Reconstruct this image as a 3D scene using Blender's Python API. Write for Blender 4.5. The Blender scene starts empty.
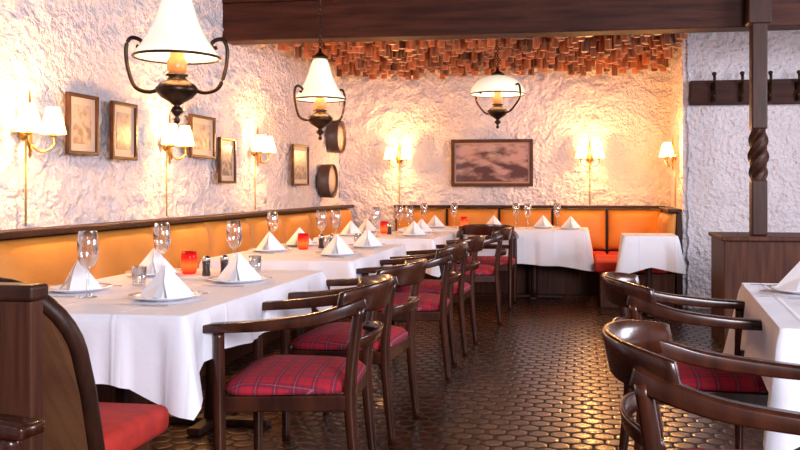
import bpy, bmesh, math, random
from mathutils import Vector, Matrix, noise
random.seed(7)
C = bpy.context.scene.collection
pi = math.pi

# ------------------------------------------------------------------ materials
def newmat(name):
    m = bpy.data.materials.new(name); m.use_nodes = True
    nt = m.node_tree
    return m, nt, nt.nodes["Principled BSDF"]
def N(nt, t, **kw):
    n = nt.nodes.new(t)
    for k, v in kw.items(): setattr(n, k, v)
    return n
def L(nt, a, b): nt.links.new(a, b)
def mat(name, col, rough=.5, metal=0, col2=None, nscale=5, stretch=(1,1,1), bump=0, bscale=40, emit=None, estr=0, spec=.5, coat=0, bdist=.01, detail=4, crease=0):
    m, nt, b = newmat(name)
    b.inputs["Base Color"].default_value = (*col, 1)
    b.inputs["Roughness"].default_value = rough
    b.inputs["Metallic"].default_value = metal
    b.inputs["Specular IOR Level"].default_value = spec
    b.inputs["Coat Weight"].default_value = coat
    b.inputs["Coat Roughness"].default_value = .15
    if emit:
        b.inputs["Emission Color"].default_value = (*emit, 1)
        b.inputs["Emission Strength"].default_value = estr
    tc = N(nt, "ShaderNodeTexCoord")
    mp = N(nt, "ShaderNodeMapping"); mp.inputs["Scale"].default_value = stretch
    L(nt, tc.outputs["Object"], mp.inputs[0])
    c2 = col2 or tuple(c*.85 for c in col)
    nz = N(nt, "ShaderNodeTexNoise"); nz.inputs["Scale"].default_value = nscale; nz.inputs["Detail"].default_value = detail
    L(nt, mp.outputs[0], nz.inputs["Vector"])
    r = N(nt, "ShaderNodeValToRGB")
    r.color_ramp.elements[0].position = .35; r.color_ramp.elements[0].color = (*col, 1)
    r.color_ramp.elements[1].position = .68; r.color_ramp.elements[1].color = (*c2, 1)
    L(nt, nz.outputs["Fac"], r.inputs[0]); L(nt, r.outputs[0], b.inputs["Base Color"])
    if bump:
        n2 = N(nt, "ShaderNodeTexNoise"); n2.inputs["Scale"].default_value = bscale; n2.inputs["Detail"].default_value = 6
        L(nt, mp.outputs[0], n2.inputs["Vector"])
        h = n2.outputs["Fac"]
        if crease:
            sp = N(nt, "ShaderNodeSeparateXYZ"); L(nt, tc.outputs["Object"], sp.inputs[0])
            for ax, per in ((0, .31), (1, .36)):
                a = N(nt, "ShaderNodeMath", operation='MULTIPLY_ADD'); a.inputs[1].default_value = 1/per; a.inputs[2].default_value = 50.3; L(nt, sp.outputs[ax], a.inputs[0])
                f = N(nt, "ShaderNodeMath", operation='FRACT'); L(nt, a.outputs[0], f.inputs[0])
                pp = N(nt, "ShaderNodeMath", operation='PINGPONG'); pp.inputs[1].default_value = .5; L(nt, f.outputs[0], pp.inputs[0])
                mr = N(nt, "ShaderNodeMapRange", interpolation_type='SMOOTHSTEP'); mr.inputs[1].default_value = 0; mr.inputs[2].default_value = .045; mr.inputs[3].default_value = crease; mr.inputs[4].default_value = 0
                L(nt, pp.outputs[0], mr.inputs[0])
                s = N(nt, "ShaderNodeMath", operation='ADD'); L(nt, h, s.inputs[0]); L(nt, mr.outputs[0], s.inputs[1]); h = s.outputs[0]
        bp = N(nt, "ShaderNodeBump"); bp.inputs["Strength"].default_value = bump; bp.inputs["Distance"].default_value = bdist
        L(nt, h, bp.inputs["Height"]); L(nt, bp.outputs[0], b.inputs["Normal"])
    return m

M_plaster = mat("rough_plaster", (.89,.84,.87), .9, col2=(.83,.78,.82), nscale=7, bump=1, bscale=24, bdist=.07)
M_wood = mat("dark_wood", (.024,.0075,.004), .45, col2=(.05,.016,.008), nscale=6, stretch=(6,6,.6), bump=.1, spec=.25)
M_woodflat = mat("dark_beam_wood", (.028,.008,.005), .6, col2=(.065,.02,.011), nscale=4, stretch=(.5,5,5), bump=.25, bscale=20, spec=.2)
M_panelwood = mat("dark_panel_wood", (.045,.013,.007), .55, col2=(.09,.03,.014), nscale=5, stretch=(8,8,.5), spec=.2)
M_chair = mat("chair_varnished_wood", (.030,.008,.004), .27, col2=(.07,.019,.008), nscale=5, stretch=(4,4,1), coat=.3, spec=.35)
M_leather = mat("ochre_leather", (.72,.30,.055), .5, col2=(.60,.24,.045), nscale=3, bump=.15, bscale=60, spec=.3)
M_brownleather = mat("brown_leather", (.17,.07,.03), .6, col2=(.12,.046,.022), nscale=4, bump=.15, bscale=60, spec=.2)
M_red = mat("red_fabric", (.50,.026,.014), .8, col2=(.38,.018,.012), nscale=20, bump=.2, bscale=250, bdist=.003)
M_cloth = mat("white_linen", (.87,.87,.93), .85, col2=(.83,.83,.90), nscale=3, bump=.5, bscale=7, bdist=.012, crease=.35)
M_napkin = mat("napkin_linen", (.95,.95,.97), .85, col2=(.92,.92,.95), bump=.1, bscale=60)
M_china = mat("white_china", (.9,.9,.92), .15, col2=(.88,.88,.9), coat=.5)
M_steel = mat("polished_steel", (.75,.75,.76), .18, metal=1, col2=(.7,.7,.7))
M_iron = mat("dark_bronze", (.035,.02,.012), .35, metal=.8, col2=(.06,.03,.015), nscale=20)
M_brass = mat("aged_brass", (.55,.33,.10), .3, metal=1, col2=(.4,.22,.07), nscale=15)
M_opal = mat("opal_glass", (.90,.86,.74), .2, col2=(.88,.84,.72), emit=(1,.86,.62), estr=.6, coat=.6)
M_shade = mat("sconce_shade_fabric", (.9,.75,.45), .7, emit=(1,.64,.24), estr=6)
M_bulbhold = mat("amber_glass", (.4,.15,.05), .2, emit=(1,.4,.1), estr=.3)
M_flame = mat("flame", (1,.7,.3), .5, emit=(1,.45,.12), estr=25)
M_pepper = mat("dark_shaker", (.03,.02,.02), .2, coat=.5)
M_cord = mat("painted_conduit", (.5,.38,.14), .5)
M_frame = mat("dark_frame_wood", (.04,.016,.009), .4, col2=(.08,.035,.018), nscale=12, spec=.3)
M_drum = mat("hoop_wood", (.10,.06,.045), .5, col2=(.06,.035,.026), nscale=10)
M_drumskin = mat("pale_hoop_face", (.66,.56,.52), .7, col2=(.56,.47,.43), nscale=8)
M_plug = mat("wood_ceiling", (.03,.011,.007), .7)

def art_mat(name, paper, ink, scale, lo=.40, hi=.56, stretch=(1,1,1), zk=0, rough=.25, spec=.4):
    m, nt, b = newmat(name)
    tc = N(nt, "ShaderNodeTexCoord")
    mp = N(nt, "ShaderNodeMapping"); mp.inputs["Scale"].default_value = stretch; L(nt, tc.outputs["Object"], mp.inputs[0])
    n = N(nt, "ShaderNodeTexNoise"); n.inputs["Scale"].default_value = scale; n.inputs["Detail"].default_value = 8
    L(nt, mp.outputs[0], n.inputs["Vector"])
    sp = N(nt, "ShaderNodeSeparateXYZ"); L(nt, tc.outputs["Object"], sp.inputs[0])
    ad = N(nt, "ShaderNodeMath", operation='MULTIPLY_ADD'); ad.inputs[1].default_value = zk
    L(nt, sp.outputs[2], ad.inputs[0]); L(nt, n.outputs["Fac"], ad.inputs[2])
    r = N(nt, "ShaderNodeValToRGB")
    r.color_ramp.elements[0].position = lo; r.color_ramp.elements[0].color = (*ink, 1)
    r.color_ramp.elements[1].position = hi; r.color_ramp.elements[1].color = (*paper, 1)
    L(nt, ad.outputs[0], r.inputs[0]); L(nt, r.outputs[0], b.inputs["Base Color"])
    b.inputs["Roughness"].default_value = rough
    b.inputs["Specular IOR Level"].default_value = spec
    return m
M_art = art_mat("engraving_print", (.50,.43,.34), (.22,.16,.12), 22, .36, .56, zk=.9)
M_art2 = art_mat("dark_landscape_print", (.46,.30,.27), (.10,.045,.04), 4.5, .40, .60, (1,1,2.6), zk=.6, rough=.06, spec=1)
M_art3 = art_mat("grey_print", (.44,.39,.34), (.19,.15,.12), 26, .36, .56, zk=.9)
M_mount = mat("cream_mount", (.58,.51,.43), .6)
M_mount2 = mat("brown_inner_mount", (.42,.22,.14), .4)

def glass_mat(name, tcol, gcol, bl, mul, add, em=None):
    m = bpy.data.materials.new(name); m.use_nodes = True
    nt = m.node_tree; nt.nodes.clear()
    o = N(nt, "ShaderNodeOutputMaterial"); mx = N(nt, "ShaderNodeMixShader")
    t = N(nt, "ShaderNodeBsdfTransparent"); t.inputs[0].default_value = tcol
    g = N(nt, "ShaderNodeBsdfGlossy"); g.inputs["Roughness"].default_value = .05; g.inputs["Color"].default_value = gcol
    lw = N(nt, "ShaderNodeLayerWeight"); lw.inputs[0].default_value = bl
    mt = N(nt, "ShaderNodeMath", operation='MULTIPLY_ADD'); mt.inputs[1].default_value = mul; mt.inputs[2].default_value = add
    L(nt, lw.outputs["Facing"], mt.inputs[0]); L(nt, mt.outputs[0], mx.inputs[0])
    L(nt, t.outputs[0], mx.inputs[1]); L(nt, g.outputs[0], mx.inputs[2])
    if em:
        e = N(nt, "ShaderNodeEmission"); e.inputs[1].default_value = em[1]
        tc = N(nt, "ShaderNodeTexCoord"); sp = N(nt, "ShaderNodeSeparateXYZ"); L(nt, tc.outputs["Object"], sp.inputs[0])
        mr = N(nt, "ShaderNodeMapRange"); mr.inputs[1].default_value = 0; mr.inputs[2].default_value = .115; L(nt, sp.outputs[2], mr.inputs[0])
        cr = N(nt, "ShaderNodeValToRGB"); L(nt, mr.outputs[0], cr.inputs[0])
        E = cr.color_ramp.elements
        E[0].position = 0; E[0].color = (.45,.008,.004,1); E[1].position = 1; E[1].color = (.28,.004,.004,1)
        a = E.new(.40); a.color = (1,.17,.03,1); a = E.new(.72); a.color = (.7,.015,.01,1)  # emission ramp paints the candle's glow into the cup glass
        L(nt, cr.outputs[0], e.inputs[0])
        m2 = N(nt, "ShaderNodeMixShader"); m2.inputs[0].default_value = em[2]
        L(nt, mx.outputs[0], m2.inputs[1]); L(nt, e.outputs[0], m2.inputs[2]); L(nt, m2.outputs[0], o.inputs[0])
    else: L(nt, mx.outputs[0], o.inputs[0])
    return m
M_glass = glass_mat("clear_glass", (.97,.985,1,1), (.92,.96,1,1), .45, .95, .07)
M_redglass = glass_mat("red_glass", (.9,.10,.04,1), (1,.6,.6,1), .3, .3, .03, (None, 2.0, .65))

def plaid_mat(name, base, dk):
    m, nt, b = newmat(name)
    tc = N(nt, "ShaderNodeTexCoord"); sp = N(nt, "ShaderNodeSeparateXYZ"); L(nt, tc.outputs["Object"], sp.inputs[0])
    def stripe(sock, period, lo, hi):
        a = N(nt, "ShaderNodeMath", operation='MULTIPLY_ADD'); a.inputs[1].default_value = 1/period; a.inputs[2].default_value = 50
        L(nt, sock, a.inputs[0])
        f = N(nt, "ShaderNodeMath", operation='FRACT'); L(nt, a.outputs[0], f.inputs[0])
        g = N(nt, "ShaderNodeMath", operation='GREATER_THAN'); g.inputs[1].default_value = lo; L(nt, f.outputs[0], g.inputs[0])
        h = N(nt, "ShaderNodeMath", operation='LESS_THAN'); h.inputs[1].default_value = hi; L(nt, f.outputs[0], h.inputs[0])
        k = N(nt, "ShaderNodeMath", operation='MULTIPLY'); L(nt, g.outputs[0], k.inputs[0]); L(nt, h.outputs[0], k.inputs[1])
        return k.outputs[0]
    cur = None
    for (ax, lo, hi, col, amt) in [(0,.1,.42,dk,.6),(1,.1,.42,dk,.6),(0,.24,.27,(.8,.5,.5,1),.22),(1,.24,.27,(.8,.5,.5,1),.22),(0,.70,.73,(.02,.02,.08,1),.7),(1,.70,.73,(.02,.02,.08,1),.7)]:
        s = stripe(sp.outputs[ax], .07, lo, hi)
        f = N(nt, "ShaderNodeMath", operation='MULTIPLY'); f.inputs[1].default_value = amt; L(nt, s, f.inputs[0])
        mx = N(nt, "ShaderNodeMix", data_type='RGBA')
        L(nt, f.outputs[0], mx.inputs[0])
        if cur: L(nt, cur, mx.inputs[6])
        else: mx.inputs[6].default_value = base
        mx.inputs[7].default_value = col
        cur = mx.outputs[2]
    L(nt, cur, b.inputs["Base Color"]); b.inputs["Roughness"].default_value = .85
    return m
M_plaid = plaid_mat("red_tartan", (.45,.010,.026,1), (.10,.008,.035,1))

def hex_floor():
    m, nt, b = newmat("hexagon_floor_tiles")
    tc = N(nt, "ShaderNodeTexCoord")
    def V(op, a, bb=None):
        n = N(nt, "ShaderNodeVectorMath", operation=op)
        L(nt, a, n.inputs[0])
        if bb is not None:
            if isinstance(bb, tuple): n.inputs[1].default_value = bb
            else: L(nt, bb, n.inputs[1])
        return n
    r = (1, 1.7320508, 1); h = (.5, .8660254, .5)
    p = V('MULTIPLY', tc.outputs["Object"], (9.6, 9.6, 0)); p = V('ADD', p.outputs[0], (200, 346.41016, 0))
    a = V('MODULO', p.outputs[0], r); a = V('SUBTRACT', a.outputs[0], h); a = V('MULTIPLY', a.outputs[0], (1,1,0))
    q = V('ADD', p.outputs[0], h); q = V('MODULO', q.outputs[0], r); q = V('SUBTRACT', q.outputs[0], h); q = V('MULTIPLY', q.outputs[0], (1,1,0))
    la = V('LENGTH', a.outputs[0]); lb = V('LENGTH', q.outputs[0])
    gt = N(nt, "ShaderNodeMath", operation='GREATER_THAN'); L(nt, la.outputs["Value"], gt.inputs[0]); L(nt, lb.outputs["Value"], gt.inputs[1])
    mx = N(nt, "ShaderNodeMix", data_type='VECTOR'); L(nt, gt.outputs[0], mx.inputs[0]); L(nt, a.outputs[0], mx.inputs[4]); L(nt, q.outputs[0], mx.inputs[5])
    gv = mx.outputs[1]
    ab = V('ABSOLUTE', gv); dt = V('DOT_PRODUCT', ab.outputs[0], (.5, .8660254, 0)); sx = N(nt, "ShaderNodeSeparateXYZ"); L(nt, ab.outputs[0], sx.inputs[0])
    md0 = N(nt, "ShaderNodeMath", operation='MAXIMUM'); L(nt, dt.outputs["Value"], md0.inputs[0]); L(nt, sx.outputs[0], md0.inputs[1])
    ln = V('LENGTH', gv)
    l2 = N(nt, "ShaderNodeMath", operation='MULTIPLY'); l2.inputs[1].default_value = .94; L(nt, ln.outputs["Value"], l2.inputs[0])
    md = N(nt, "ShaderNodeMath", operation='MAXIMUM'); L(nt, md0.outputs[0], md.inputs[0]); L(nt, l2.outputs[0], md.inputs[1])
    idn = V('SUBTRACT', p.outputs[0], gv); wn = N(nt, "ShaderNodeTexWhiteNoise")
    sn = V('SNAP', idn.outputs[0], (.25,.25,.25)); L(nt, sn.outputs[0], wn.inputs["Vector"])
    cr = N(nt, "ShaderNodeValToRGB"); cr.color_ramp.elements[0].color = (.018,.006,.003,1); cr.color_ramp.elements[1].color = (.048,.015,.007,1)
    L(nt, wn.outputs["Value"], cr.inputs[0])
    mr = N(nt, "ShaderNodeMapRange", interpolation_type='SMOOTHSTEP'); mr.inputs[1].default_value = .435; mr.inputs[2].default_value = .47
    L(nt, md.outputs[0], mr.inputs[0])
    mc = N(nt, "ShaderNodeMix", data_type='RGBA'); L(nt, mr.outputs[0], mc.inputs[0]); L(nt, cr.outputs[0], mc.inputs[6]); mc.inputs[7].default_value = (.022,.011,.007,1)
    L(nt, mc.outputs[2], b.inputs["Base Color"])
    rr = N(nt, "ShaderNodeMapRange"); rr.inputs[3].default_value = .23; rr.inputs[4].default_value = .85; L(nt, mr.outputs[0], rr.inputs[0]); L(nt, rr.outputs[0], b.inputs["Roughness"])
    m2 = N(nt, "ShaderNodeMapRange", interpolation_type='SMOOTHSTEP'); m2.inputs[1].default_value = .30; m2.inputs[2].default_value = .5; m2.inputs[3].default_value = 1; m2.inputs[4].default_value = 0
    L(nt, md.outputs[0], m2.inputs[0])
    bp = N(nt, "ShaderNodeBump"); bp.inputs["Strength"].default_value = .33; bp.inputs["Distance"].default_value = .005
    L(nt, m2.outputs[0], bp.inputs["Height"]); L(nt, bp.outputs[0], b.inputs["Normal"])
    b.inputs["Specular IOR Level"].default_value = .45
    b.inputs["Specular Tint"].default_value = (1,.82,.68,1)
    return m
M_floor = hex_floor()

def cladding_mat():
    m, nt, b = newmat("reddish_brown_stick_wood")
    g = N(nt, "ShaderNodeNewGeometry"); r = N(nt, "ShaderNodeValToRGB")
    r.color_ramp.elements[0].color = (.10,.028,.012,1); r.color_ramp.elements[1].color = (.50,.16,.055,1)
    L(nt, g.outputs["Random Per Island"], r.inputs[0]); L(nt, r.outputs[0], b.inputs["Base Color"]); b.inputs["Roughness"].default_value = .35
    return m
M_clad = cladding_mat()

# ------------------------------------------------------------------ mesh helpers
def box(bm, c, s, rot=None):
    M = Matrix.Translation(Vector(c)) @ (rot.to_4x4() if rot else Matrix.Identity(4)) @ Matrix.Diagonal((*s, 1))
    bmesh.ops.create_cube(bm, size=1, matrix=M)
def lathe(bm, prof, seg=24, c=(0,0,0), axis='Z'):
    rings = []
    for (r, z) in prof:
        ring = []
        for i in range(seg):
            a = 2*pi*i/seg
            p = (r*math.cos(a), r*math.sin(a), z)
            if axis == 'X': p = (z, r*math.cos(a), r*math.sin(a))
            ring.append(bm.verts.new((p[0]+c[0], p[1]+c[1], p[2]+c[2])))
        rings.append(ring)
    for j in range(len(rings)-1):
        for i in range(seg):
            k = (i+1) % seg
            bm.faces.new((rings[j][i], rings[j][k], rings[j+1][k], rings[j+1][i]))
    return rings
def solid_lathe(bm, prof, seg=24, c=(0,0,0), axis='Z'):
    r = lathe(bm, prof, seg, c, axis)
    if prof[0][0] > 1e-4: bm.faces.new(list(reversed(r[0])))
    if prof[-1][0] > 1e-4: bm.faces.new(r[-1])
def tube(bm, pts, rad, seg=8, flat=(1,1), up=Vector((0,0,1)), cap=True):
    pts = [Vector(p) for p in pts]; n = len(pts); rings = []
    for i, p in enumerate(pts):
        t = (pts[min(i+1, n-1)] - pts[max(i-1, 0)]).normalized()
        u = up if abs(t.dot(up)) < .95 else Vector((1,0,0))
        s = t.cross(u).normalized(); w = s.cross(t).normalized()
        r = rad[i] if isinstance(rad, (list, tuple)) else rad
        rings.append([bm.verts.new(p + s*math.cos(2*pi*k/seg)*r*flat[0] + w*math.sin(2*pi*k/seg)*r*flat[1]) for k in range(seg)])
    for j in range(n-1):
        for k in range(seg):
            q = (k+1) % seg
            bm.faces.new((rings[j][k], rings[j][q], rings[j+1][q], rings[j+1][k]))
    if cap:
        bm.faces.new(list(reversed(rings[0]))); bm.faces.new(rings[-1])
def spline(ctrl, n=8):
    ctrl = [Vector(c) for c in ctrl]; out = []
    P = [ctrl[0]] + ctrl + [ctrl[-1]]
    for i in range(1, len(P)-2):
        for k in range(n):
            t = k/n; a, b, c, d = P[i-1], P[i], P[i+1], P[i+2]
            out.append(.5*((2*b)+(c-a)*t+(2*a-5*b+4*c-d)*t*t+(3*b-a-3*c+d)*t**3))
    out.append(ctrl[-1]); return out
def torus(bm, c, R, r, rot=None, seg=24, s2=8):
    rot = rot or Matrix.Identity(3); rings = []
    for i in range(seg):
        a = 2*pi*i/seg; ring = []
        for j in range(s2):
            b = 2*pi*j/s2
            p = Vector(((R+r*math.cos(b))*math.cos(a), (R+r*math.cos(b))*math.sin(a), r*math.sin(b)))
            ring.append(bm.verts.new(Vector(c) + rot @ p))
        rings.append(ring)
    for i in range(seg):
        for j in range(s2):
            bm.faces.new((rings[i][j], rings[(i+1)%seg][j], rings[(i+1)%seg][(j+1)%s2], rings[i][(j+1)%s2]))
def finish(name, bm, m, smooth=True, bevel=0, sub=0, solid=0):
    bmesh.ops.recalc_face_normals(bm, faces=bm.faces)
    me = bpy.data.meshes.new(name); bm.to_mesh(me); bm.free()
    me.materials.append(m)
    for p in me.polygons: p.use_smooth = smooth
    o = bpy.data.objects.new(name, me); C.objects.link(o)
    if solid:
        md = o.modifiers.new("s", 'SOLIDIFY'); md.thickness = solid
    if bevel:
        md = o.modifiers.new("b", 'BEVEL'); md.width = bevel; md.segments = 3; md.limit_method = 'ANGLE'
    if sub:
        md = o.modifiers.new("ss", 'SUBSURF'); md.levels = sub; md.render_levels = sub
    return o
def tag(o, label, cat=None, group=None, kind=None):
    o["label"] = label
    if cat: o["category"] = cat
    if group: o["group"] = group
    if kind: o["kind"] = kind
    return o
def thing(name, loc, rot, label, cat, group=None):
    e = bpy.data.objects.new(name, None); C.objects.link(e); e.empty_display_size = .1
    e.location = loc; e.rotation_euler = (0, 0, rot)
    return tag(e, label, cat, group)
def part(root, name, bm, m, **kw):
    o = finish(name, bm, m, **kw); o.parent = root; return o
def dup(root, loc, rot, label=None, group=None, parent=None):
    n = root.copy(); C.objects.link(n)
    if parent: n.parent = parent
    else:
        n.location = loc; n.rotation_euler = (0, 0, rot)
    if label: n["label"] = label
    if group: n["group"] = group
    for ch in list(root.children): dup(ch, None, None, parent=n)
    return n
def B(): return bmesh.new()

# ------------------------------------------------------------------ setting
def rough_wall(name, o, u, v, nrm, lu, lv, step=.03, amp=.045, label="white rough plaster wall"):
    bm = B(); o = Vector(o); u = Vector(u); v = Vector(v); nrm = Vector(nrm)
    nu = max(2, int(lu/step)); nv = max(2, int(lv/step)); g = []
    for i in range(nu+1):
        row = []
        for j in range(nv+1):
            p = o + u*(lu*i/nu) + v*(lv*j/nv)
            h = noise.fractal(p*2.6, .9, 2.1, 4)*.3 + (abs(noise.noise(p*6.5))+abs(noise.noise(p*11+Vector((3,3,3))))*.8)*.85 + noise.noise(p*18)*.35 - .42
            h = max(-.8, min(.8, h))
            row.append(bm.verts.new(p + nrm*(h*amp - amp)))
        g.append(row)
    for i in range(nu):
        for j in range(nv):
            bm.faces.new((g[i][j], g[i+1][j], g[i+1][j+1], g[i][j+1]))
    ob = finish(name, bm, M_plaster)
    tag(ob, label, kind="structure"); return ob
H = 2.95
rough_wall("wall_left", (-2.95,-1,0), (0,1,0), (0,0,1), (1,0,0), 11.3, H)
rough_wall("wall_back", (-3.0,10.25,0), (1,0,0), (0,0,1), (0,-1,0), 4.1, H)
rough_wall("wall_alcove", (1.0,8.65,0), (0,1,0), (0,0,1), (-1,0,0), 1.65, H, amp=.03)
rough_wall("wall_right", (.985,8.65,0), (1,0,0), (0,0,1), (0,-1,0), 2.8, H, amp=.025)
bm = B(); box(bm, (.3,4.4,-.05), (7,12,.1)); tag(finish("floor", bm, M_floor, smooth=False), "brown glazed hexagonal tile floor", kind="structure")
bm = B(); box(bm, (.3,4.4,H+.05), (7,12,.1)); tag(finish("ceiling", bm, M_plug, smooth=False), "dark wooden ceiling", kind="structure")
bm = B(); box(bm, (3.7,4.4,H/2), (.1,8.6,H)); tag(finish("wall_side", bm, M_plaster, smooth=False), "white plaster side wall", kind="structure")

root = thing("ceiling_beam", (.3,6.9,2.43), 0, "heavy dark wooden ceiling beam spanning the room", "beam")
bm = B(); box(bm, (0,0,.16), (6.6,.22,.32)); part(root, "timber", bm, M_woodflat, smooth=False, bevel=.012)
bm = B(); box(bm, (0,-.0,.35), (6.6,.28,.06)); part(root, "cap_board", bm, M_woodflat, smooth=False, bevel=.012)
bm = B(); box(bm, (-1.35,5.9,2.85), (.2,1.7,.2)); tag(finish("ceiling_joist", bm, M_woodflat, smooth=False, bevel=.01), "dark wooden joist under the ceiling", "beam")

# hanging dowel cladding of the alcove ceiling
bm = B(); pitch = .088
y = 7.35; row = 0
while y < 10.12:
    x = -2.84 + (pitch/2 if row % 2 else 0)
    while x < .93:
        px = x + random.uniform(-.010,.010); py = y + random.uniform(-.010,.010)
        zb = 2.48 + .34*random.random()**1.2; r = random.uniform(.033,.038)
        if (px+.74)**2+(py-7.5)**2 > .01:
            seg = 12
            lo = [bm.verts.new((px+r*math.cos(2*pi*k/seg), py+r*math.sin(2*pi*k/seg), zb+.006)) for k in range(seg)]
            lo2 = [bm.verts.new((px+(r-.006)*math.cos(2*pi*k/seg), py+(r-.006)*math.sin(2*pi*k/seg), zb)) for k in range(seg)]
            hi = [bm.verts.new((v.co.x, v.co.y, 2.93)) for v in lo]
            bm.faces.new(list(reversed(lo2)))
            for k in range(seg):
                bm.faces.new((lo[k], lo[(k+1)%seg], hi[(k+1)%seg], hi[k])); bm.faces.new((lo2[k], lo2[(k+1)%seg], lo[(k+1)%seg], lo[k]))
        x += pitch
    y += pitch*1.05; row += 1
o = finish("ceiling_cladding", bm, M_clad, smooth=True)
for p in o.data.polygons:
    if len(p.vertices) > 4: p.use_smooth = False
tag(o, "dense cladding of round reddish-brown wooden dowels hanging over the alcove", "ceiling cladding", kind="stuff")

# low panel cabinet carrying the post
root = thing("low_partition", (1.87,6.86,0), 0, "low dark-wood panelled partition cabinet under the post", "partition")
bm = B(); box(bm, (0,0,.40), (1.66,.64,.80)); part(root, "body", bm, M_panelwood, smooth=False, bevel=.006)
bm = B(); box(bm, (0,0,.817), (1.70,.68,.034)); part(root, "top", bm, M_panelwood, smooth=False, bevel=.008)
# wooden post with a twisted section
root = thing("wooden_post", (1.315,6.70,.835), 0, "dark wooden post with a short twisted carved section", "post")
for z0, z1 in ((0,.42),(.80,2.1)):
    bm = B(); box(bm, (0,0,(z0+z1)/2), (.115,.115,z1-z0)); part(root, "shaft", bm, M_wood, smooth=False, bevel=.012)
bm = B(); rows = []
for i in range(41):
    t = i/40; a = t*2*pi*.75; rr = .078*(.80+.20*math.sin(t*pi))
    rows.append([bm.verts.new((rr*(1-.18*(k%2))*math.cos(a+pi/4+pi/4*k), rr*(1-.18*(k%2))*math.sin(a+pi/4+pi/4*k), .415+.39*t)) for k in range(8)])
for i in range(40):
    for k in range(8):
        q=(k+1)%8; bm.faces.new((rows[i][k],rows[i][q],rows[i+1][q],rows[i+1][k]))
bm.faces.new(list(reversed(rows[0]))); bm.faces.new(rows[-1])
part(root, "twisted_section", bm, M_wood, smooth=False)
bm = B(); box(bm, (0,0,1.84), (.175,.15,.5)); part(root, "top_block", bm, M_wood, smooth=False, bevel=.014)

# coat rack
root = thing("coat_rack", (1.98,8.60,2.12), 0, "dark wooden wall coat rack with black iron hooks", "coat rack")
bm = B(); box(bm, (0,0,0), (1.86,.06,.24)); part(root, "board", bm, M_woodflat, smooth=False, bevel=.006)
for i, x in enumerate([-.72,-.46,-.2,.06,.32,.58,.82]):
    bm = B()
    tube(bm, spline([(x,-.03,-.06),(x,-.06,-.09),(x,-.09,-.04),(x,-.08,.0)]), .012)
    tube(bm, spline([(x,-.03,.02),(x,-.08,.05),(x,-.12,.12),(x,-.1,.17)]), .015)
    solid_lathe(bm, [(.0,0),(.022,.008),(.022,.03),(0,.04)], 10, (x,-.1,.155))
    box(bm, (x,-.034,0), (.045,.012,.18))
    part(root, "hook", bm, M_iron)

# ------------------------------------------------------------------ banquettes
def pad(c, s, tilt, axis):
    bm = B(); n=16; W,Hh,T=s; g=[]
    for i in range(n+1):
        row=[]
        for j in range(n+1):
            u=math.sin((-1+2*i/n)*pi/2); v=math.sin((-1+2*j/n)*pi/2)
            d=max(0,(1-abs(u)**5)*(1-abs(v)**4))
            row.append((u*W/2, v*Hh/2, T*(.25+.75*d**.55)))
        g.append(row)
    def P(p):
        a,b_,h=p
        if axis=='X': q=Vector((h,a,b_))
        elif axis=='-X': q=Vector((-h,a,b_))
        else: q=Vector((a,-h,b_))
        return Vector(c)+tilt@q
    V=[[bm.verts.new(P(p)) for p in row] for row in g]
    for i in range(n):
        for j in range(n): bm.faces.new((V[i][j],V[i+1][j],V[i+1][j+1],V[i][j+1]))
    edge=[(i,0) for i in range(n)]+[(n,j) for j in range(n)]+[(i,n) for i in range(n,0,-1)]+[(0,j) for j in range(n,0,-1)]
    bk=[bm.verts.new(P((g[i][j][0],g[i][j][1],0))) for i,j in edge]; m=len(edge)
    for k in range(m):
        a=V[edge[k][0]][edge[k][1]]; b_=V[edge[(k+1)%m][0]][edge[(k+1)%m][1]]
        bm.faces.new((a,b_,bk[(k+1)%m],bk[k]))
    bm.faces.new(bk)
    return bm
root = thing("banquette", (-2.9,0,0), 0, "long built-in banquette with ochre leather back and dark top rail", "bench")
Y0=2.85
bm = B(); box(bm, (.03,(Y0+10.1)/2,.47), (.06,10.1-Y0,.94)); part(root, "frame", bm, M_wood, smooth=False, bevel=.006)
bm = B(); box(bm, (.07,(Y0+10.1)/2,.965), (.15,10.1-Y0,.035)); part(root, "top_rail", bm, M_wood, smooth=False, bevel=.008)
bm = B(); box(bm, (.30,(Y0+9.6)/2,.17), (.44,9.6-Y0,.34)); part(root, "base", bm, M_panelwood, smooth=False)
tilt = Matrix.Rotation(-.06, 3, 'Y')
yy = Y0
while yy < 9.9:
    w = min(.8, 10.05-yy)
    part(root, "backrest_cushion", pad((.065,yy+w/2,.70),(w-.02,.47,.12),tilt,'X'), M_leather)
    if yy+w < 9.7:
        bm = B(); box(bm, (.33,yy+w/2,.40), (.42,w-.01,.11)); part(root, "seat_cushion", bm, M_red, bevel=.03)
    yy += .8
root = thing("banquette", (0,10.2,0), 0, "built-in banquette along the end wall with ochre leather back", "bench")
bm = B(); box(bm, (-.65,-.03,.47), (3.2,.06,.94)); part(root, "frame", bm, M_wood, smooth=False, bevel=.006)
bm = B(); box(bm, (-.65,-.07,.965), (3.2,.15,.035)); part(root, "top_rail", bm, M_wood, smooth=False, bevel=.008)
bm = B(); box(bm, (-.65,-.33,.17), (3.1,.5,.34)); part(root, "base", bm, M_panelwood, smooth=False)
tilt = Matrix.Rotation(-.06, 3, 'X')
x = -2.24
for i in range(5):
    w = .624
    part(root, "backrest_cushion", pad((x+w/2,-.065,.70),(w-.02,.47,.11),tilt,'Y'), M_leather)
    bm = B(); box(bm, (x+w/2,-.36,.40), (w-.01,.46,.11)); part(root, "seat_cushion", bm, M_red, bevel=.03)
    x += .632
root = thing("banquette", (.94,9.08,0), 0, "short return banquette with red seat and ochre leather back", "bench")
bm = B(); box(bm, (0,0,.47), (.05,1.0,.94)); part(root, "frame", bm, M_wood, smooth=False, bevel=.006)
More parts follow.
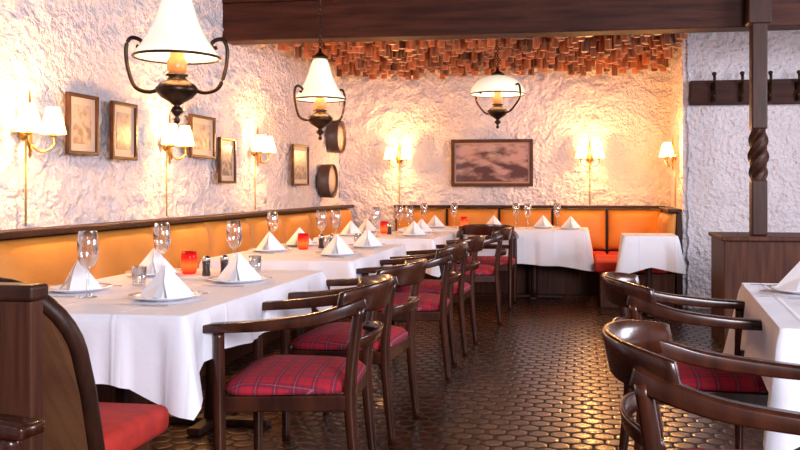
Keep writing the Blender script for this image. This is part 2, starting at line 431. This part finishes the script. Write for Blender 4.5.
bm = B(); box(bm, (-.04,0,.965), (.14,1.0,.035)); part(root, "top_rail", bm, M_wood, smooth=False, bevel=.008)
bm = B(); box(bm, (-.40,0,.17), (.72,1.0,.34)); part(root, "base", bm, M_panelwood, smooth=False, bevel=.006)
tilt = Matrix.Rotation(.06, 3, 'Y')
for yy in (-.25, .25):
    part(root, "backrest_cushion", pad((-.04,yy,.70),(.48,.47,.11),tilt,'-X'), M_leather)
    bm = B(); box(bm, (-.46,yy,.40), (.70,.495,.11)); part(root, "seat_cushion", bm, M_red, bevel=.03)

# ------------------------------------------------------------------ near booth bench and panel
root = thing("booth_bench", (-1.8,2.12,0), 0, "booth bench with round-cornered brown leather back and red seat", "bench")
def by(z): return (.95-z)*.33 - .10*max(0,(z-.75))
outl = [(-.48,.93)] + [(x,.93) for x in (-.3,-.1,.1)]
for k in range(9):
    a = pi/2*(1-k/8); outl.append((.22+.19*math.cos(a), .74+.19*math.sin(a)))
outl += [(.412,.62),(.405,.5),(.395,.35),(.39,.2),(.39,.02)]
bm = B(); tube(bm, [(x,by(z),z) for x,z in outl], .024, 12, flat=(1,1), up=Vector((0,1,0))); part(root, "rim", bm, M_wood)
bm = B()
poly = [(-.48,.93)]+outl[1:-1]+[(.39,.05),(-.48,.05)]
f = [bm.verts.new((x-.012 if x>0 else x, by(z)-.02, z-.01)) for x,z in poly]
g = [bm.verts.new((x-.012 if x>0 else x, by(z)+.045, z-.01)) for x,z in poly]
n = len(poly)
for vs in (f, list(reversed(g))): bm.faces.new(vs)
for i in range(n):
    j=(i+1)%n; bm.faces.new((f[i],g[i],g[j],f[j]))
bmesh.ops.triangulate(bm, faces=bm.faces)
part(root, "backrest", bm, M_brownleather, smooth=False)
bm = B(); box(bm, (-.02,.42,.41), (.86,.4,.1)); part(root, "seat_cushion", bm, M_red, bevel=.035)
bm = B(); box(bm, (-.04,.42,.18), (.78,.34,.36)); part(root, "base", bm, M_panelwood, smooth=False)
root = thing("panel_partition", (-2.1,1.92,0), 0, "dark wooden panel partition behind the booth bench", "partition")
bm = B(); box(bm, (0,0,.46), (1.54,.05,.92)); part(root, "panel", bm, M_panelwood, smooth=False, bevel=.005)
bm = B(); box(bm, (0,0,.94), (1.56,.07,.04)); part(root, "cap_rail", bm, M_wood, smooth=False, bevel=.01)

# ------------------------------------------------------------------ chairs
CH = "dark varnished armchair with red tartan seat"
def make_chair(loc, rot, label, group):
    root = thing("dining_chair", loc, rot, label, "chair", group)
    bm = B()
    K = 40; rings = []
    for (sc, z) in [(.0,.494),(.45,.492),(.75,.486),(.92,.472),(1.0,.452),(.99,.435),(.9,.43),(0,.43)]:
        ring = []
        for i in range(K):
            a = 2*pi*i/K; ca, sa = math.cos(a), math.sin(a)
            e = 5; rr = (abs(ca)**e + abs(sa)**e)**(-1/e)
            x = .25*rr*ca; w = .275 - .03*(x/.25)
            yy = w*rr*sa
            ring.append(bm.verts.new((x*sc-.015, yy*sc, z)))
        rings.append(ring)
    for j in range(len(rings)-1):
        for i in range(K):
            k = (i+1) % K; bm.faces.new((rings[j][i],rings[j][k],rings[j+1][k],rings[j+1][i]))
    bmesh.ops.remove_doubles(bm, verts=bm.verts, dist=.0005)
    part(root, "seat", bm, M_plaid)
    bm = B()
    box(bm, (-.255,0,.40), (.025,.53,.06)); box(bm, (.215,0,.40), (.025,.46,.06))
    for s in (1,-1):
        box(bm, (-.02,s*.256,.40), (.48,.025,.06), Matrix.Rotation(-s*.065, 3, 'Z'))
    part(root, "seat_frame", bm, M_chair, smooth=False, bevel=.006)
    R17=[.018,.019,.020,.021,.022,.022,.023,.024,.024,.024,.023,.023,.022,.022,.021,.021,.021]
    for s in (1,-1):
        bm = B(); tube(bm, spline([(-.255,s*.275,0),(-.255,s*.275,.2),(-.257,s*.277,.42),(-.258,s*.278,.56),(-.258,s*.278,.665)],4), R17, 12); part(root, "leg", bm, M_chair)
        bm = B(); tube(bm, spline([(.255,s*.235,0),(.235,s*.235,.2),(.22,s*.235,.42),(.235,s*.24,.60),(.258,s*.245,.755)],4), R17, 12); part(root, "leg", bm, M_chair)
        bm = B(); pts = spline([(-.315,s*.276,.680),(-.25,s*.282,.684),(-.10,s*.288,.692),(.08,s*.282,.712),(.2,s*.262,.742),(.275,s*.225,.766)],6)
        nn = len(pts); rows=[]
        for i,p in enumerate(pts):
            t=(pts[min(i+1,nn-1)]-pts[max(i-1,0)]).normalized(); sd=t.cross(Vector((0,0,1))).normalized(); up=sd.cross(t)
            f=i/(nn-1); w=.038-.019*f; h=.0135+.012*f
            if i==0: w*=.8;h*=.8
            rr=[]
            for (a,b) in [(-1,-.7),(-.92,-1),(0,-1),(.92,-1),(1,-.7),(1,.7),(.92,1),(0,1.04),(-.92,1),(-1,.7)]:
                rr.append(bm.verts.new(p+sd*(a*w)+up*(b*h)))
            rows.append(rr)
        for i in range(nn-1):
            for k in range(10):
                q=(k+1)%10; bm.faces.new((rows[i][k],rows[i][q],rows[i+1][q],rows[i+1][k]))
        bm.faces.new(rows[0]); bm.faces.new(list(reversed(rows[-1])))
        part(root, "armrest", bm, M_chair)
    def rail(name, xc, rx, ry, zc, H0, th, aspan):
        bm = B(); rows = []
        for i in range(29):
            t = -1 + 2*i/28; a = t*aspan
            x = xc + rx*math.cos(a); yy = ry*math.sin(a)
            nx, ny = math.cos(a), math.sin(a)
            hh = H0*(1 - .32*abs(t)**3); z0 = zc + .010*(1-t*t)
            pr = []
            for (dn, dz) in [(-.9,-1),(.6,-1.02),(1,-.85),(1.05,.4),(1,.9),(.6,1.03),(-.8,1.02),(-1,0)]:
                pr.append(bm.verts.new((x+nx*dn*th+.012*(dz*hh/.06), yy+ny*dn*th, z0+dz*hh)))
            rows.append(pr)
        for i in range(28):
            for k in range(8):
                q = (k+1) % 8; bm.faces.new((rows[i][k],rows[i][q],rows[i+1][q],rows[i+1][k]))
        bm.faces.new(rows[0]); bm.faces.new(list(reversed(rows[-1])))
        part(root, name, bm, M_chair)
    rail("backrest", .09, .25, .285, .774, .053, .011, 1.2)
    rail("back_slat", .145, .16, .262, .61, .024, .008, 1.15)
    return root
G1 = "tartan armchairs along the banquette tables"
ch = make_chair((-1.10,3.27,0), math.radians(7), CH+", at the long table", G1)
for (x,y,r,l) in [(-1.12,4.13,-3,", at the long table"),(-1.09,5.42,4,", at a middle table"),(-1.07,6.25,-2,", at a middle table")]:
    dup(ch, (x,y,0), math.radians(r), CH+l, G1)
G2 = "tartan armchairs at the aisle table"
dup(ch, (.41,2.2,0), math.radians(176), CH+", at the aisle table", G2)
dup(ch, (.44,3.58,0), math.radians(183), CH+", at the aisle table", G2)
dup(ch, (-1.47,1.38,0), math.radians(180), CH+", by the panel", "tartan armchairs by the panel")
G3="tartan armchairs at the end tables"
dup(ch, (-.95,8.55,0), math.radians(-86), CH+", at the end table", G3)
dup(ch, (-.98,7.6,0), math.radians(5), CH+", at a far table", G3)

# ------------------------------------------------------------------ tables and cloths
def table(x0,x1,y0,y1,rot=0,label="dark wooden pedestal dining table under a white cloth"):
    cx,cy=(x0+x1)/2,(y0+y1)/2; w,l=x1-x0,y1-y0
    root = thing("dining_table", (cx,cy,0), rot, label, "table")
    bm = B(); box(bm, (0,0,.725), (w-.02,l-.02,.03)); part(root, "tabletop", bm, M_panelwood, smooth=False)
    ys = [0] if l < 1.2 else [-l*.22, l*.3]
    for yy in ys:
        bm = B(); solid_lathe(bm, [(.045,.03),(.04,.1),(.035,.3),(.035,.6),(.05,.71)], 16, (0,yy,0)); part(root, "pedestal", bm, M_wood)
        bm = B(); box(bm, (0,yy,.02), (min(w*.7,.6),.07,.035)); box(bm, (0,yy,.02), (.07,.45,.035)); part(root, "foot", bm, M_wood, smooth=False, bevel=.01)
def cloth(x0,x1,y0,y1,rot=0,drop=(.24,.16,.2,.15),seed=0,label="",z=.752,cc=.55):
    cx,cy=(x0+x1)/2,(y0+y1)/2; w,l=x1-x0,y1-y0
    bm = B(); pts = []; R=.010
    def side(a,b,n):
        for i in range(n): pts.append((a[0]+(b[0]-a[0])*i/n, a[1]+(b[1]-a[1])*i/n))
    nx=int(w/.022); ny=int(l/.022)
    side((-w/2,-l/2),(w/2,-l/2),nx); side((w/2,-l/2),(w/2,l/2),ny); side((w/2,l/2),(-w/2,l/2),nx); side((-w/2,l/2),(-w/2,-l/2),ny)
    levels=[0,.03,.1,.22,.36,.5,.65,.8,.92,1.0]
    rings=[]
    for lv in levels:
        ring=[]
        for (px,py) in pts:
            dx=w/2-abs(px); dy=l/2-abs(py)
            dX = drop[1] if px>0 else drop[3]; dY = drop[2] if py>0 else drop[0]
            wx=math.exp(-dx/.07); wy=math.exp(-dy/.07); D=(wx*dX+wy*dY)/(wx+wy)
            dc = max(dx,dy)
            corner = max(0,1-dc/(D*1.0))
            nxv = (1 if px>0 else -1) if dx<1e-6 else 0; nyv=(1 if py>0 else -1) if dy<1e-6 else 0
            sxv = 1 if px>0 else -1; syv = 1 if py>0 else -1
            bl = corner**2*.7
            n = Vector((nxv*(1-bl)+sxv*bl, nyv*(1-bl)+syv*bl, 0))
            if n.length>0: n.normalize()
            q=Vector((px*4+seed*7, py*4, 1.3))
            rid = 1-2*abs(noise.noise(q)) ; rid2 = 1-2*abs(noise.noise(q*2.3+Vector((5,5,5))))
            wv = .7*(rid-.6)+.5*(rid2-.6)
            dd = D*(1+cc*corner**1.2) + .02*noise.noise(Vector((px*3+seed,py*3,9)))
            out = R*min(1,lv*10) + lv*(.012 + .07*wv + .07*corner**3 - .08*math.sin(min(1,corner*1.3)*pi)*(1 if corner<.77 else 0))
            out = max(out, .003)
            ring.append(bm.verts.new((px+n.x*out, py+n.y*out, -dd*lv - (R*.3 if lv>0 else 0))))
        rings.append(ring)
    K=len(pts)
    for j in range(len(rings)-1):
        for i in range(K):
            k=(i+1)%K; bm.faces.new((rings[j][i],rings[j][k],rings[j+1][k],rings[j+1][i]))
    bm.faces.new(rings[0])
    o = finish("tablecloth", bm, M_cloth); o.location=(cx,cy,z); o.rotation_euler=(0,0,rot)
    for p in o.data.polygons:
        if len(p.vertices)>4: p.use_smooth=False
    tag(o,label,"tablecloth"); return o
T = [(-2.33,-1.37,2.78,4.4,0,(.24,.17,.15,.12),"white linen tablecloth with a pointed corner on the long table",.6),
     (-2.33,-1.38,4.97,6.5,0,(.22,.17,.15,.12),"white linen tablecloth on the middle banquette table",.5),
     (-2.33,-1.27,7.2,8.4,0,(.22,.2,.15,.12),"white linen tablecloth on the farther banquette table",.5),
     (-1.95,-1.22,8.9,9.55,0,(.3,.25,.1,.2),"white linen tablecloth on a corner table by the end wall",.3),
     (-1.08,.06,8.9,9.55,0,(.36,.34,.1,.3),"long-hanging white tablecloth on a table by the end wall",.2),
     (.38,.86,7.95,8.45,.0,(.28,.26,.2,.28),"white tablecloth on a small square table",.25),
     (.68,1.66,2.78,4.1,-.09,(.26,.2,.2,.26),"white linen tablecloth on the aisle table",.55)]
for i,t in enumerate(T):
    table(*t[:5]); cloth(*t[:5],drop=t[5],seed=i,label=t[6],cc=t[7])

# ------------------------------------------------------------------ tableware
ZT=.7535
def make_plate():
    bm=B(); solid_lathe(bm,[(.075,0),(.085,.003),(.115,.012),(.14,.018),(.141,.021),(.115,.017),(.085,.008),(.0,.007)],36)
    return finish("plate",bm,M_china)
def make_napkin():
    # two leaning linen leaves with an open crease between them
    bm=B()
    v=[bm.verts.new(p) for p in [(0,.01,.13),(-.1,.035,0),(0,-.05,0),(.1,.035,0),(0,.065,0),(0,-.018,.055)]]
    a,l,f,r,b,m=v
    for fc in [(a,l,m),(l,f,m),(m,f,r),(a,m,r),(a,r,b),(a,b,l),(l,b,r,f)]: bm.faces.new(fc)
    for s in (-1,1):
        q=[bm.verts.new(p) for p in [(s*.112,.028,.001),(s*.030,-.080,.001),(s*.004,-.034,.062),(s*.002,.002,.132)]]
        bm.faces.new(q)
        q2=[bm.verts.new(p) for p in [(s*.108,.034,.001),(s*.030,-.080,.001),(s*.010,-.024,.060)]]
        bm.faces.new(q2)
    return finish("napkin",bm,M_napkin,smooth=False)
def make_wine():
    root=thing("wine_glass",(0,0,0),0,"clear stemmed wine glass","glass")
    bm=B(); lathe(bm,[(.0,.120),(.015,.122),(.031,.136),(.040,.162),(.042,.190),(.040,.226),(.034,.268),(.0315,.268),(.038,.225),(.0398,.190),(.0375,.163),(.029,.139),(.0,.125)],24); part(root,"bowl",bm,M_glass)
    bm=B(); lathe(bm,[(.0,.0),(.038,.0),(.038,.003),(.014,.008),(.0065,.018),(.0055,.06),(.0065,.110),(.014,.121)],20); part(root,"stem",bm,M_glass)
    return root
def make_tumbler():
    bm=B(); lathe(bm,[(0,0),(.028,0),(.03,.005),(.034,.085),(.032,.085),(.028,.01),(0,.008)],20)
    return finish("tumbler",bm,M_glass)
def make_candle():
    root=thing("candle_holder",(0,0,0),0,"glowing red glass candle holder","candle")
    bm=B(); lathe(bm,[(0,0),(.030,0),(.036,.008),(.041,.03),(.042,.06),(.040,.09),(.036,.115),(.034,.115),(.037,.09),(.039,.060),(.038,.03),(.032,.012),(0,.012)],24); part(root,"glass_cup",bm,M_redglass)
    bm=B(); solid_lathe(bm,[(.024,.013),(.024,.035),(.004,.037),(.008,.046),(.012,.058),(.005,.075),(0,.088)],12); part(root,"candle",bm,M_flame)
    return root
def make_shaker():
    root=thing("pepper_mill",(0,0,0),0,"small dark pepper shaker","shaker")
    bm=B(); solid_lathe(bm,[(.02,0),(.022,.004),(.018,.03),(.019,.06),(.021,.075)],16); part(root,"body",bm,M_pepper)
    bm=B(); solid_lathe(bm,[(.021,.075),(.021,.09),(.012,.1),(0,.102)],16); part(root,"cap",bm,M_steel)
    return root
def make_knife():
    bm=B(); box(bm,(0,-.05,.003),(.014,.1,.006)); 
    v=[bm.verts.new(p) for p in [(-.008,0,.004),(.008,0,.004),(.009,.08,.004),(.002,.12,.004),(-.004,.11,.004)]]; bm.faces.new(v)
    return finish("table_knife",bm,M_steel,smooth=False)
def make_fork():
    bm=B(); tube(bm,[(0,-.1,.004),(0,-.05,.004),(0,.0,.003),(0,.05,.005)],[.006,.005,.003,.004],8,flat=(1,.4))
    box(bm,(0,.06,.006),(.022,.025,.002))
    for dx in (-.009,-.003,.003,.009): box(bm,(dx,.09,.007),(.003,.045,.002))
    return finish("table_fork",bm,M_steel,smooth=False)
made={}
def put(kind,x,y,rot=0,z=ZT):
    if kind not in made:
        r={'plate':make_plate,'napkin':make_napkin,'wine':make_wine,'tumbler':make_tumbler,'candle':make_candle,'shaker':make_shaker,'knife':make_knife,'fork':make_fork}[kind]()
        if kind=='plate': tag(r,"round white china plate",'plate')
        if kind=='napkin': tag(r,"white linen napkin folded into a standing pyramid",'napkin')
        if kind=='tumbler': tag(r,"small clear water tumbler",'glass')
        if kind=='knife': tag(r,"polished steel table knife",'knife')
        if kind=='fork': tag(r,"polished steel table fork",'fork')
        made[kind]=r; r.location=(x,y,z); r.rotation_euler=(0,0,rot); o=r
    else: o=dup(made[kind],(x,y,z),rot)
    o["group"]={'plate':'dinner plates','napkin':'folded napkins','wine':'wine glasses','tumbler':'tumblers','candle':'red candle holders','shaker':'pepper shakers','knife':'table knives','fork':'table forks'}[kind]
    return o
def setting(x,y,rot,cut=True,plate=True):
    if plate: put('plate',x,y)
    put('napkin',x,y,rot,z=ZT+(.0085 if plate else 0))
    if cut:
        put('knife',x,y-.18,math.radians(90)); put('fork',x,y+.18,math.radians(90))
setting(-1.64,3.17,math.radians(12)); setting(-1.60,3.80,math.radians(8)); setting(-2.14,3.36,math.radians(-10)); setting(-2.14,4.02,math.radians(15),cut=False)
for p in [(-1.98,3.18),(-2.05,3.93),(-1.82,4.27)]: put('wine',*p)
for p in [(-2.0,3.62),(-1.70,4.26)]: put('tumbler',*p)
put('candle',-2.0,4.12); put('shaker',-1.87,4.04); put('shaker',-1.80,4.10)
setting(-1.58,5.36,math.radians(5)); setting(-1.57,6.12,math.radians(10)); setting(-2.14,5.62,math.radians(0)); setting(-2.12,6.2,math.radians(10),cut=False)
for p in [(-2.24,5.95),(-1.98,6.3),(-1.9,6.42)]: put('wine',*p)
for p in [(-1.8,5.9),(-1.72,6.42)]: put('tumbler',*p)
put('candle',-1.97,5.84); put('shaker',-1.88,5.98); put('shaker',-1.82,6.03)
setting(-1.52,7.62,0,cut=False); setting(-2.1,7.57,0,cut=False); setting(-1.55,8.15,0,cut=False); setting(-2.1,8.15,0,cut=False)
for p in [(-1.82,7.4),(-1.77,8.15),(-1.62,7.9)]: put('wine',*p)
put('candle',-1.88,7.98); put('shaker',-1.8,7.85)
setting(-1.6,9.2,0,cut=False); setting(-.95,9.2,0,cut=False)
for p in [(-1.4,9.3),(-.72,9.35),(-1.75,9.35)]: put('wine',*p)
put('candle',-1.3,9.38)
setting(-.42,9.3,0,cut=False); setting(-.12,9.12,0,cut=False)
for p in [(-.58,9.2),(-.27,9.38)]: put('wine',*p)
setting(.92,3.78,math.radians(-10),cut=False); put('knife',.82,3.58,math.radians(80)); put('fork',.86,3.98,math.radians(80))
setting(.97,3.1,0,cut=False); put('wine',1.15,3.55)

# ------------------------------------------------------------------ pendant lamps
def make_pendant(loc, ceil, label, dome=False, arot=12):
    root=thing("pendant_lamp",loc,0,label,"lamp","oil-lamp style pendants")
    bm=B()
    if dome: pr=[(.240,0),(.243,.015),(.236,.05),(.212,.09),(.165,.13),(.11,.155),(.06,.165)]
    else: pr=[(.180,-.012),(.178,.003),(.160,.028),(.128,.075),(.100,.13),(.082,.18),(.068,.23),(.055,.265),(.045,.28)]
    lathe(bm,pr,40); part(root,"lamp_shade",bm,M_opal,solid=.004)
    top=pr[-1][1]
    bm=B(); torus(bm,(0,0,pr[0][1]),pr[0][0]+.003,.006); part(root,"shade_ring",bm,M_iron)
    bm=B(); solid_lathe(bm,[(.06,top),(.062,top+.012),(.03,top+.035),(.012,top+.05),(.012,top+.07)],16); part(root,"cap",bm,M_iron)
    bm=B(); solid_lathe(bm,[(.03,-.09),(.042,-.075),(.042,-.03),(.03,-.01),(.03,.08)],20); part(root,"burner",bm,M_bulbhold)
    bm=B(); solid_lathe(bm,[(0,-.305),(.012,-.298),(.014,-.285),(.007,-.272),(.018,-.258),(.03,-.25),(.022,-.235),(.012,-.225),(.03,-.21),(.065,-.19),(.088,-.165),(.092,-.15),(.075,-.13),(.05,-.115),(.035,-.1),(.05,-.092),(.045,-.085)],28); part(root,"reservoir",bm,M_iron)
    R=pr[0][0]
    for s in (1,-1):
        bm=B()
        c=[(s*.07,0,-.15),(s*.12,0,-.165),(s*.18,0,-.14),(s*(R+.03),0,-.05),(s*(R+.035),0,.03),(s*(R+.015),0,.07),(s*(R-.025),0,.06),(s*(R-.03),0,.03),(s*(R-.008),0,.035)]
        Mx=Matrix.Rotation(math.radians(arot),3,'Z')
        tube(bm,[Mx@p for p in spline(c,7)],.009,8)
        part(root,"arm",bm,M_iron)
    bm=B()
    z=top+.07; L0=ceil-loc[2]; i=0
    while z < L0-.02:
        torus(bm,(0,0,z+.014),.012,.0035,Matrix.Rotation(pi/2,3,'X') if i%2==0 else Matrix.Rotation(pi/2,3,'Y'),12,6); z+=.019; i+=1
    part(root,"chain",bm,M_iron)
    bm=B(); solid_lathe(bm,[(.01,L0-.05),(.045,L0-.02),(.05,L0)],16); part(root,"ceiling_rose",bm,M_iron)
    ld=bpy.data.lights.new("pendant_bulb",'POINT'); ld.energy=12; ld.color=(1,.60,.28); ld.shadow_soft_size=.03
    lo=bpy.data.objects.new("bulb_light",ld); C.objects.link(lo); lo.parent=root; lo.location=(0,0,.11)
    return root
make_pendant((-1.756,3.5,1.78),H,"white glass pendant lamp with scrolled arms above the long table",arot=15)
make_pendant((-1.86,5.89,1.84),H,"white glass pendant lamp with scrolled arms above the middle table",arot=52)
make_pendant((-.74,7.5,2.02),H,"domed opal glass pendant lamp with dark scrolled arms",dome=True,arot=-40)

# ------------------------------------------------------------------ wall sconces
def make_sconce(loc, rot, label, cord=.5):
    root=thing("wall_sconce",loc,rot,label,"lamp","two-light wall sconces")
    bm=B(); solid_lathe(bm,[(.045,0),(.042,.012),(.02,.022),(0,.026)],20,(.0,0,-.03),axis='X'); part(root,"wall_plate",bm,M_brass)
    bm=B(); solid_lathe(bm,[(0,-.17),(.01,-.15),(.006,-.12),(.015,-.09),(.012,-.03),(.02,.0),(.01,.05),(.016,.09),(.007,.13),(.004,.19),(0,.21)],14,(.035,0,0)); part(root,"stem",bm,M_brass)
    for s in (1,-1):
        bm=B(); tube(bm,spline([(.04,0,-.09),(.07,s*.04,-.13),(.10,s*.1,-.10),(.10,s*.105,-.04)],6),.007,8)
        tube(bm,spline([(.04,0,.02),(.05,s*.03,.06),(.06,s*.045,.03),(.05,s*.03,.01)],6),.004,6)
        solid_lathe(bm,[(.006,-.05),(.026,-.04),(.012,-.03),(.011,.03)],14,(.10,s*.105,0)); part(root,"arm",bm,M_brass)
        bm=B(); lathe(bm,[(.068,-.03),(.060,.01),(.048,.06),(.034,.115)],24,(.10,s*.105,0)); part(root,"lamp_shade",bm,M_shade,solid=.002)
    bm=B(); tube(bm,[(.012,0,-.03),(.012,0,-cord)],.006,8); part(root,"cord",bm,M_cord)
    ld=bpy.data.lights.new("sconce_bulb",'POINT'); ld.energy=36; ld.color=(1,.44,.13); ld.shadow_soft_size=.04
    lo=bpy.data.objects.new("bulb_light",ld); C.objects.link(lo); lo.parent=root; lo.location=(.21,0,.04)
    return root
SL="brass two-arm wall sconce with glowing cream shades on plaster"
make_sconce((-2.955,4.15,1.52),0,SL,.53); make_sconce((-2.955,5.71,1.53),0,SL,.54); make_sconce((-2.955,7.38,1.55),0,SL,.56)
make_sconce((-2.22,10.23,1.57),-pi/2,SL,.58); make_sconce((.09,10.23,1.57),-pi/2,SL,.58); make_sconce((.98,9.2,1.55),pi,SL,.56)

# ------------------------------------------------------------------ pictures
def picture(loc, rot, w, h, art, label, fw=.022, mount=0, mm=None):
    root=thing("framed_picture",loc,rot,label,"picture")
    bm=B()
    for s in (1,-1):
        box(bm,(.012,s*(w/2-fw/2),0),(.026,fw,h)); box(bm,(.012,0,s*(h/2-fw/2)),(.026,w-2*fw+.001,fw))
    part(root,"frame",bm,M_frame,smooth=False,bevel=.003)
    if mount:
        bm=B(); box(bm,(.004,0,0),(.01,w-2*fw+.004,h-2*fw+.004)); part(root,"mount",bm,mm or M_mount,smooth=False)
    bm=B(); box(bm,(.006,0,0),(.01,w-2*fw-2*mount+.004,h-2*fw-2*mount+.004)); part(root,"print",bm,art,smooth=False)
for (y,z,w,h,a,t) in [(4.65,1.57,.31,.36,M_art,"upright"),(5.11,1.56,.30,.37,M_art3,"upright"),(6.26,1.59,.43,.33,M_art,"wide"),(6.73,1.42,.32,.38,M_art3,"upright"),(8.6,1.43,.5,.43,M_art3,"square")]:
    picture((-2.94,y,z),0,w,h,a,"dark framed %s old engraving on the plaster wall"%t,mount=.045)
picture((-1.075,10.2,1.49),-pi/2,.99,.57,M_art2,"large dark wood framed picture under glass on the end wall",.04,.022,M_mount2)
for (y,z) in [(9.85,1.80),(9.5,1.27)]:
    root=thing("wooden_hoop_drum",(-2.98,y,z),0,"round shallow wooden ring drum hung on the plaster wall","wall ornament","round wooden drums")
    bm=B(); lathe(bm,[(.19,0),(.195,.14),(.182,.14),(.178,.0)],36,axis='X'); part(root,"hoop",bm,M_drum)
    bm=B(); solid_lathe(bm,[(.179,.115),(.05,.12),(0,.12)],36,axis='X'); part(root,"face",bm,M_drumskin)

# ------------------------------------------------------------------ light
w=bpy.data.worlds.new("World"); bpy.context.scene.world=w; w.use_nodes=True
w.node_tree.nodes["Background"].inputs[0].default_value=(.84,.86,1,1); w.node_tree.nodes["Background"].inputs[1].default_value=.25
def area(loc,target,sx,sy,e,col):
    ld=bpy.data.lights.new("daylight",'AREA'); ld.shape='RECTANGLE'; ld.size=sx; ld.size_y=sy; ld.energy=e; ld.color=col
    o=bpy.data.objects.new("daylight_fill",ld); C.objects.link(o); o.location=loc
    o.rotation_euler=(Vector(target)-Vector(loc)).to_track_quat('-Z','Y').to_euler()
area((2.3,-1.5,2.3),(-1.2,6,1.2),1.9,1.5,400,(.92,.90,1))
area((3.5,5.2,1.9),(-2,6.5,1.3),2.2,1.4,190,(.92,.89,1))  # added fill light for the far end; no actual window stands here

cam=bpy.data.cameras.new("Camera"); co=bpy.data.objects.new("Camera",cam); C.objects.link(co)
co.location=(0,0,1.2); co.rotation_euler=(pi/2,0,math.atan(.1541))
cam.sensor_width=36; cam.lens=38.25; cam.shift_x=-.064; cam.shift_y=-.0475; cam.clip_start=.05
bpy.context.scene.camera=co
bpy.context.scene.view_settings.view_transform='Standard'
